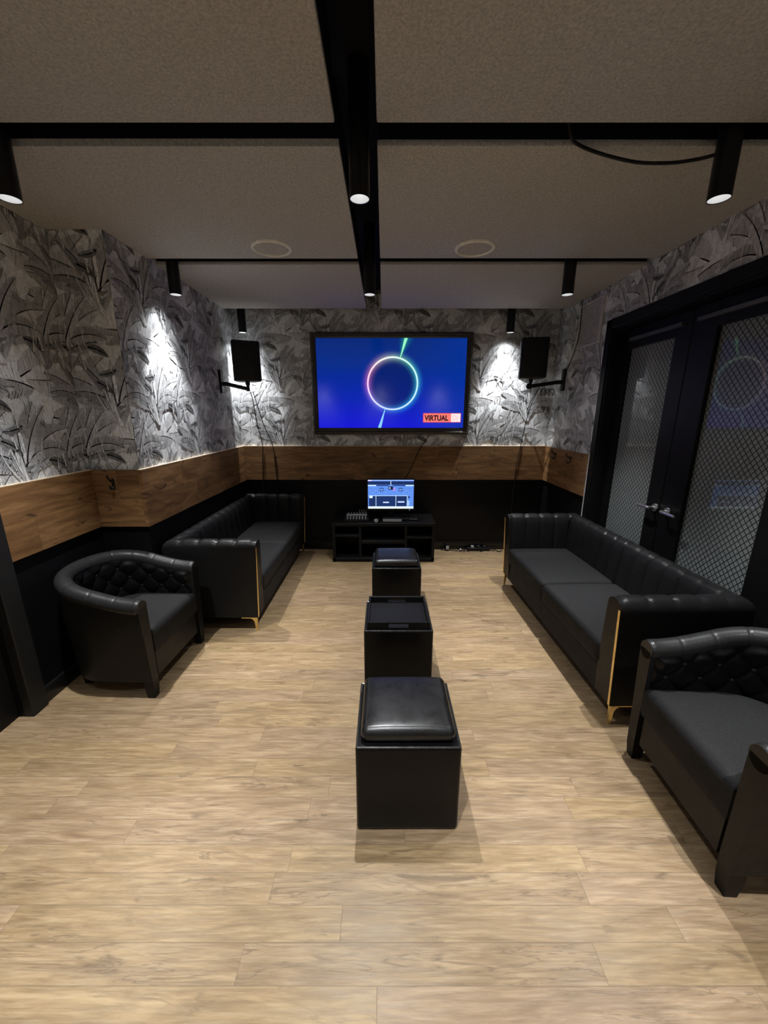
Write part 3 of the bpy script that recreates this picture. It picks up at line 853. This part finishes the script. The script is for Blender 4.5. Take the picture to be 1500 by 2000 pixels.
for inset, yy, st, r in ((.016, -.042, .0245, .0105), (.034, -.037, .0165, .006)):
    A = ring_at(inset, yy)
    for i in range(4):
        p, q = Vector(A[i]), Vector(A[(i + 1) % 4]); n = int((q - p).length / st)
        for j in range(n): bead(p.lerp(q, j / n), r)
m.build('beading', M['frame_bead'], fr, 60)
m = MB(); m.poly([(sx0 - .004, YF + .018, sz0 - .004), (sx1 + .004, YF + .018, sz0 - .004), (sx1 + .004, YF + .018, sz1 + .004), (sx0 - .004, YF + .018, sz1 + .004)])
m.build('screen', tv_mat(), tv, 0)
scr = tv.children[-1]
MB().box(sx0, sx1, -.02, -.001, sz0, sz1).build('television_body', M['black_plastic'], tv, 0)
def emis(name, col, s=1.):
    k = NT(name); nz = k.noise(k.coord(), 30., 2.)
    k.principled(c4(.004, .004, .004), .3, 0, .3, None, 0, .05, c4(*col), k.maprange(nz, .2, .8, s * .96, s * 1.04)); return k.m
def text_mesh(txt, size, name, mat, parent, loc, sx=1., bold=0.):
    cu = bpy.data.curves.new(name, 'FONT'); cu.body = txt; cu.size = size; cu.offset = bold; cu.align_x = 'LEFT'
    ob = bpy.data.objects.new('tmp', cu); COL.objects.link(ob)
    bpy.context.view_layer.update()
    me = bpy.data.meshes.new_from_object(ob.evaluated_get(bpy.context.evaluated_depsgraph_get()))
    bpy.data.objects.remove(ob); bpy.data.curves.remove(cu)
    for v in me.vertices: v.co = Vector((v.co.x * sx + loc[0], loc[1], v.co.y + loc[2]))
    me.materials.clear(); me.materials.append(mat); me.name = name
    o = bpy.data.objects.new(name, me); COL.objects.link(o); o.parent = parent; return o
yt = YF + .0165
lx0, lx1, lx2, lz0, lz1 = .335, .632, .732, 1.463 - TVZ, 1.551 - TVZ
m = MB(); m.poly([(lx0, yt, lz0), (lx1, yt, lz0), (lx1, yt, lz1), (lx0, yt, lz1)]); m.build('logo_panel', emis('logo_pink_red', (.92, .20, .17)), scr, 0)
m = MB(); m.poly([(lx1, yt, lz0), (lx2, yt, lz0), (lx2, yt, lz1), (lx1, yt, lz1)]); m.build('logo_panel', emis('logo_white', (.95, .80, .80)), scr, 0)
bd = .005
m = MB()
for a in ((lx0 - bd, lx2 + bd, lz0 - bd, lz0), (lx0 - bd, lx2 + bd, lz1, lz1 + bd), (lx0 - bd, lx0, lz0, lz1), (lx2, lx2 + bd, lz0, lz1)):
    m.poly([(a[0], yt, a[2]), (a[1], yt, a[2]), (a[1], yt, a[3]), (a[0], yt, a[3])])
m.build('logo_border', emis('logo_red', (.75, .05, .05)), scr, 0)
text_mesh('VIRTUAL', .077, 'logo_text', emis('logo_dark', (.045, .008, .012)), scr, (lx0 + .014, yt - .001, lz0 + .016), .83, .0036)
text_mesh('DJ', .077, 'logo_text', emis('logo_pale', (.95, .55, .56)), scr, (lx1 + .012, yt - .001, lz0 + .017), .83, .0015)

# ------------------------------------------------------------------ monitor on the media stand
mo = thing('monitor', 'black desktop monitor with a lit blue software screen on the media stand', 'monitor', (.073, 4.06, SH))
mw, mz0, mz1 = .245, .118, .432
MB().box(-mw - .013, mw + .013, -.018, .018, mz0 - .028, mz1 + .010, .004, 2).build('housing', M['black_plastic'], mo, 30)
MB().box(-.03, .03, -.01, .03, .01, mz0 + .05, .004, 2).build('neck', M['black_plastic'], mo, 30)
MB().lathe([(.0, 0), (.09, 0), (.09, .006), (.08, .012), (.0, .014)], 32, (0, .04, 0), cap=False).build('stand_foot', M['black_plastic'], mo)
def ui_mat():
    k = NT('software_screen'); at = k.n('ShaderNodeAttribute', attribute_name='print')
    nz = k.noise(k.coord(), 190., 2., .7); f = k.maprange(nz, .3, .7, .82, 1.18)
    c = k.mix(1., at.outputs['Color'], k.comb(f, f, f), 'MULTIPLY')
    k.principled(c4(.004, .004, .005), .35, 0, .4, None, 0, .05, c, 1.15); return k.m
UI = []
def ui(x0, x1, y0, y1, c, l=0): UI.append((x0, x1, y0, y1, c, l))
BLUE, DARK, WHITE, MID = (.10, .24, .72), (.008, .025, .11), (.62, .82, 1.), (.03, .09, .34)
ui(0, 1, 0, 1, BLUE)
ui(0, 1, .96, 1, (.25, .4, .9), 1); ui(0, .08, .96, 1, (.75, .6, .85), 2)
ui(0, 1, .83, .955, DARK, 1); ui(.495, .507, .82, .96, WHITE, 2)
ui(0, .18, .79, .825, WHITE, 2); ui(.82, 1, .79, .825, WHITE, 2); ui(.18, .45, .79, .82, DARK, 2); ui(.55, .82, .79, .82, DARK, 2)
ui(.03, .97, .70, .705, MID, 2)
ui(.45, .55, .66, .78, (.006, .012, .06), 3); ui(.47, .49, .69, .75, WHITE, 4); ui(.54, .60, .62, .72, (.35, .22, .7), 2)
for cx in (.30, .715):
    ui(cx - .045, cx + .045, .60, .73, MID, 2); ui(cx - .03, cx + .03, .655, .675, (.4, .6, 1.), 3)
for i in range(16):
    for cx in (.04, .58):
        ui(cx + .023 * i, cx + .023 * i + .012, .55 + .02 * (i % 3), .585 + .02 * (i % 3), (.22, .4, .95) if i % 2 else MID, 2)
ui(.02, .86, .08, .455, DARK, 2); ui(.02, .86, .445, .46, WHITE, 3)
ui(.17, .18, .08, .45, WHITE, 3); ui(.607, .617, .08, .45, WHITE, 3); ui(.855, .865, .08, .46, WHITE, 3)
ui(.03, .10, .37, .46, WHITE, 4); ui(.33, .46, .20, .24, (.6, .7, 1.), 4); ui(.65, .80, .21, .26, (.5, .62, 1.), 4)
for i in range(5): ui(.19, .60, .12 + .06 * i, .123 + .06 * i, MID, 3)
ui(.88, .92, .37, .43, DARK, 3); ui(.87, .91, .10, .28, (.3, .5, .95), 3); ui(0, 1, 0, .075, (.72, .9, 1.), 2)
vs, fs, cs = [], [], []
for (a, b, c0, d0, c, l) in UI:
    q = len(vs); y = -.0185 - .00025 * l
    X = lambda f: -mw + 2 * mw * f
    Zz = lambda f: mz0 + (mz1 - mz0) * f
    vs += [(X(a), y, Zz(c0)), (X(b), y, Zz(c0)), (X(b), y, Zz(d0)), (X(a), y, Zz(d0))]; fs.append((q, q + 1, q + 2, q + 3)); cs.append(c)
me = bpy.data.meshes.new('screen'); me.from_pydata(vs, [], fs); at = me.color_attributes.new('print', 'FLOAT_COLOR', 'CORNER')
at.data.foreach_set('color', [w for c in cs for _ in range(4) for w in (*c, 1.)]); me.materials.append(ui_mat())
so = bpy.data.objects.new('screen', me); COL.objects.link(so); so.parent = mo
MB().box(.2, .206, -.0195, -.017, mz0 - .017, mz0 - .011).build('power_light', emis('power_led', (.5, .7, .9), .8), mo, 0)

# mixer and small devices
mx = thing('mixing_console', 'small black mixing console with rows of silver knobs, left of the monitor', 'mixer', (-.29, 3.95, SH))
m = MB(); rows = [[(-.135, -.03, 0), (.125, -.03, 0), (.125, .17, 0), (-.135, .17, 0)], [(-.135, -.03, .02), (.125, -.03, .02), (.125, .17, .06), (-.135, .17, .06)]]
m.grid(rows, closed_v=True, cap=True); m.build('body', M['black_plastic'], mx, 0)
kb = None
for r_, y in enumerate((.0, .03, .06, .09, .12)):
    for i in range(7):
        if r_ == 3: continue
        x = -.10 + .032 * i
        if kb is None:
            kb = MB().lathe([(.0085, -.002), (.0075, .014), (.006, .016), (0, .016)], 10, cap=False).build('knob', M['silver'], mx); ob = kb
        else:
            ob = kb.copy(); COL.objects.link(ob); ob.parent = mx
        ob.location = (x, y, .02 + .2 * (y + .03)); ob.rotation_euler = (R(11), 0, 0)
MB().box(-.118, .105, .084, .094, .041, .056).build('label_strip', M['white_plastic'], mx, 0)
for i in range(4):
    MB().tube([(.02 + .024 * i, .155, .055), (.02 + .024 * i, .165, .09)], .004, 8).build('jack_plug', M['chrome'], mx)
dn = thing('dial_controller', 'small black box with a round silver dial in front of the monitor', 'controller', (-.083, 3.92, SH))
MB().box(-.03, .03, -.02, .05, 0, .028, .004, 2).build('body', M['black_plastic'], dn, 30)
MB().lathe([(.021, 0), (.021, -.006), (.017, -.010), (.012, -.008), (0, -.008)], 24, (0, -.02, .022), 'y', cap=False).build('dial', M['silver'], dn)
kbx = thing('audio_interface', 'flat grey-fronted audio box lying before the monitor', 'audio box', (.088, 3.925, SH))
MB().box(-.105, .105, -.005, .07, 0, .034, .003, 1).build('case', M['black_plastic'], kbx, 30)
MB().box(-.10, .10, -.0075, -.004, .004, .031, .001, 1).build('front_plate', M['silver'], kbx, 0)
rx = thing('receiver_box', 'flat black receiver with a shiny edge, right of the grey-fronted box', 'receiver', (.275, 4.02, SH))
MB().box(-.085, .085, -.05, .06, 0, .022, .003, 1).build('case', M['black_plastic'], rx, 30)
MB().box(-.0, .082, -.052, -.049, .014, .020).build('shiny_edge', M['chrome'], rx, 0)

# ------------------------------------------------------------------ wall loudspeakers
def loudspeaker(loc, rz, label):
    t = thing('loudspeaker', label, 'loudspeaker', loc, rz, 'black wall-mounted loudspeakers')
    w, h, d = .128, .37, .24
    m = MB()
    pl = [(-w, 0), (w, 0), (w, .09), (w * .62, d), (-w * .62, d), (-w, .09)]
    lo = [m.bm.verts.new((x, y, 0)) for x, y in pl]; hi = [m.bm.verts.new((x, y, h)) for x, y in pl]
    m.bm.faces.new(lo[::-1]); m.bm.faces.new(hi)
    for i in range(6): m.bm.faces.new((lo[i], lo[(i + 1) % 6], hi[(i + 1) % 6], hi[i]))
    bmesh.ops.bevel(m.bm, geom=m.bm.edges[:], offset=.014, segments=3, profile=.5, affect='EDGES')
    m.build('cabinet', M['dark_plastic'], t, 40)
    MB().softbox(-w + .012, w - .012, -.007, .01, .016, h - .016, .008, mid=3, steps=2).build('grille', M['black_metal'], t, 50)
    MB().lathe([(.022, 0), (.022, -.03), (.017, -.034)], 16, (0, .09, 0)).build('pole_socket', M['black_metal'], t)
    return t
loudspeaker((-1.318, 3.935, 1.858), R(24), 'black loudspeaker on a bracket in the left back corner')
loudspeaker((1.437, 3.915, 1.883), R(-9), 'black loudspeaker on a bracket right of the television')
def bracket(plate, px, tip, label, knob):
    t = thing('speaker_bracket', label, 'bracket', plate, 0, 'black speaker wall brackets')
    s = px
    MB().box(*sorted((0, s * .026)), -.028, .028, -.105, .105, .003, 1).build('wall_plate', M['black_metal'], t, 30)
    tip = Vector(tip) - Vector(plate)
    a = MB(); a.tube([(s * .012, 0, -.02), (s * .06, 0, -.02), tip + Vector((0, 0, -.02))], .019, 10); a.build('arm', M['black_metal'], t)
    MB().tube([tip + Vector((0, 0, -.04)), tip + Vector((0, 0, .0155))], .0165, 12).build('pole', M['black_metal'], t)
    if knob:
        MB().lathe([(0, -.016), (.022, -.016), (.03, -.008), (.03, .008), (.022, .016), (0, .016)], 16, tip + Vector((-.02, -.03, -.02)), 'y', cap=False).build('knob', M['black_plastic'], t)
    return t
lt = Vector((-1.318 - .0366, 3.935 + .0822, 1.808)); rt = Vector((1.437 + .014, 3.915 + .089, 1.833))
bracket((XL, 3.84, 1.845), 1, lt, 'black speaker bracket on the left wall', False)
bracket((XR, 4.03, 1.875), -1, rt, 'black speaker bracket on the right wall', True)

# ------------------------------------------------------------------ cables
CG = 'thin black cables'
def cable(name, pts, r, label, n=8):
    o = MB().tube(spline(pts, n), r, 6).build(name, M['rubber'], None, 60); return tag(o, label, 'cable', CG)
cable('speaker_cable', [lt + Vector((.02, 0, -.05)), (-1.345, 4.10, 1.68), (-1.36, 4.22, 1.45), (-1.33, 4.255, 1.22), (-1.35, 4.262, .95), (-1.37, 4.268, .5), (-1.36, 4.266, .005)], .0042, 'thin black cable dropping straight below the left loudspeaker')
cable('speaker_cable', [lt + Vector((.045, 0, -.045)), (-1.31, 4.10, 1.66), (-1.285, 4.22, 1.42), (-1.22, 4.255, 1.22), (-1.20, 4.262, .95), (-1.19, 4.268, .5), (-1.18, 4.266, .005)], .0042, 'thin black cable slanting right below the left loudspeaker')
cable('speaker_cable', [(rt.x + .10, rt.y + .02, rt.z - .03), (1.545, 4.18, 1.65), (1.53, 4.272, 1.42), (1.50, 4.262, 1.21), (1.47, 4.26, 1.0), (1.46, 4.268, .6), (1.45, 4.268, .005)], .0042, 'thin black cable hanging below the right loudspeaker')
cable('speaker_cable', [(XR - .022, 3.80, ZP), (XR - .022, 3.79, 2.3), (XR - .022, 3.82, 2.15), (XR - .018, 3.95, 1.99), (XR - .022, 4.02, 1.90)], .0042, 'thin black cable running down over the wall vent')
cp = []
for i in range(30):
    a = i / 29 * 2 * PI * 4; cp.append((rt.x + .09 + .16 * i / 29, rt.y + .045 * math.cos(a) + .01, rt.z - .075 + .03 * math.sin(a)))
cable('coiled_cable', cp, .004, 'black cable coiled around the right speaker bracket', 3)
cable('television_cable', [(TVX + .405, YB - .012, 1.328), (.44, YB - .012, 1.235), (.40, YB - .034, 1.19), (.30, YB - .03, .96), (.235, YB - .03, .84), (.2, YB - .06, .78), (.14, YB - .1, .74)], .004, 'thin black cable running from the television down to the monitor')
cable('ceiling_cable', [(.665, 1.70, 2.60), (.695, 1.725, 2.545), (.735, 1.745, 2.531), (.81, 1.762, 2.518), (.90, 1.765, 2.499), (.989, 1.76, 2.483), (1.098, 1.745, 2.475), (1.18, 1.725, 2.476), (1.231, 1.712, 2.482)], .006, 'black cable sagging from the ceiling gap to the right downlight')
rc = random.Random(5)
for i, lab in enumerate(('loose cable nearest the media stand on the floor by the skirting', 'looped cable in the middle of the floor tangle by the skirting', 'cable lying nearest the right sofa in the floor tangle')):
    bx = .66 + i * .21; pts = [(bx + .03 * q + rc.uniform(-.02, .02), 4.225 + rc.uniform(-.035, .03), .006 + (.012 if q % 2 else 0)) for q in range(10)]
    cable('floor_cable', pts, .005, lab, 6)
ps = thing('power_strip', 'black power strip on the floor by the back skirting', 'power strip', (.99, 4.235, 0))
MB().box(-.02, .24, -.022, .022, 0, .038, .005, 2).build('body', M['black_plastic'], ps, 30)
for i in range(3): MB().box(.02 + .07 * i, .055 + .07 * i, -.018, .016, .036, .062, .003, 1).build('plug', M['dark_plastic' if i else 'silver'], ps, 0)
ad = thing('power_adapter', 'small white plug adapter on the floor right of the media stand', 'adapter', (.735, 4.24, 0))
MB().box(-.02, .022, -.016, .02, 0, .085, .004, 2).build('body', M['black_plastic'], ad, 30)
MB().box(-.014, .018, -.019, -.015, .012, .062, .001, 1).build('white_label', M['white_plastic'], ad, 0)
tag(MB().softbox(.878, .902, 4.215, 4.239, 0, .026, .01, mid=2).build('cable_plug', M['white_plastic']), 'tiny round white plug on the floor among the cables', 'plug')

# ------------------------------------------------------------------ coat hooks
def hook(loc, rz, label):
    t = thing('coat_hook', label, 'coat hook', loc, rz, 'black double coat hooks')      # local: wall at y=0, sticks out to -y
    MB().box(-.009, .009, -.005, 0, -.045, .02, .003, 1).build('plate', M['black_metal'], t, 30)
    MB().tube(spline([(0, -.004, .0), (0, -.02, .005), (0, -.042, .028), (0, -.05, .046)]), .0052, 8).build('upper_prong', M['black_metal'], t)
    MB().tube(spline([(0, -.004, -.03), (0, -.018, -.046), (0, -.034, -.04), (0, -.036, -.02)]), .0052, 8).build('lower_prong', M['black_metal'], t)
hook((-1.725, YS - BT, 1.13), 0, 'black coat hook alone on the wood step of the left wall')
hook((XR - BT, 4.0, 1.145), PI / 2 * -1, 'black coat hook on the right wood band, nearer the back corner')
hook((XR - BT, 3.67, 1.14), PI / 2 * -1, 'black coat hook on the right wood band, nearer the doors')

# ------------------------------------------------------------------ wall vent
vt = thing('wall_vent', 'grey louvred air vent high on the right wall', 'vent', (XR - .008, 3.635, 2.305))
m = MB(); w, h = .195, .18
m.box(-.014, .004, -w, w, h - .02, h, .002, 1).box(-.014, .004, -w, w, -h, -h + .02, .002, 1).box(-.014, .004, -w, -w + .02, -h + .018, h - .018, .002, 1).box(-.014, .004, w - .02, w, -h + .018, h - .018, .002, 1)
m.build('vent_frame', M['vent'], vt, 30)
m = MB()
for i in range(20):
    z = -h + .026 + i * .0165
    m.poly([(-.004, -w + .018, z), (-.004, w - .018, z), (-.012, w - .018, z + .0095), (-.012, -w + .018, z + .0095)])
m.build('louvres', M['vent'], vt, 0)
MB().box(-.003, .004, -w + .015, w - .015, -h + .015, h - .015).build('back_plate', M['black_plastic'], vt, 0)

# ------------------------------------------------------------------ world, camera
w = bpy.data.worlds.new('world'); scn.world = w; w.use_nodes = True
w.node_tree.nodes['Background'].inputs[0].default_value = (0, 0, 0, 1); w.node_tree.nodes['Background'].inputs[1].default_value = 0
cam = bpy.data.cameras.new('camera'); co = bpy.data.objects.new('camera', cam); COL.objects.link(co)
cam.sensor_fit = 'HORIZONTAL'; cam.sensor_width = 36; cam.lens = 18
co.location = (0, 0, 1.55); co.rotation_euler = (PI / 2 - math.atan(192 / 750), 0, 0)
cam.clip_start = .02; scn.camera = co
vs_ = scn.view_settings; vs_.view_transform = 'Standard'; vs_.look = 'None'; vs_.gamma = 1; vs_.use_curve_mapping = False; vs_.exposure = .12
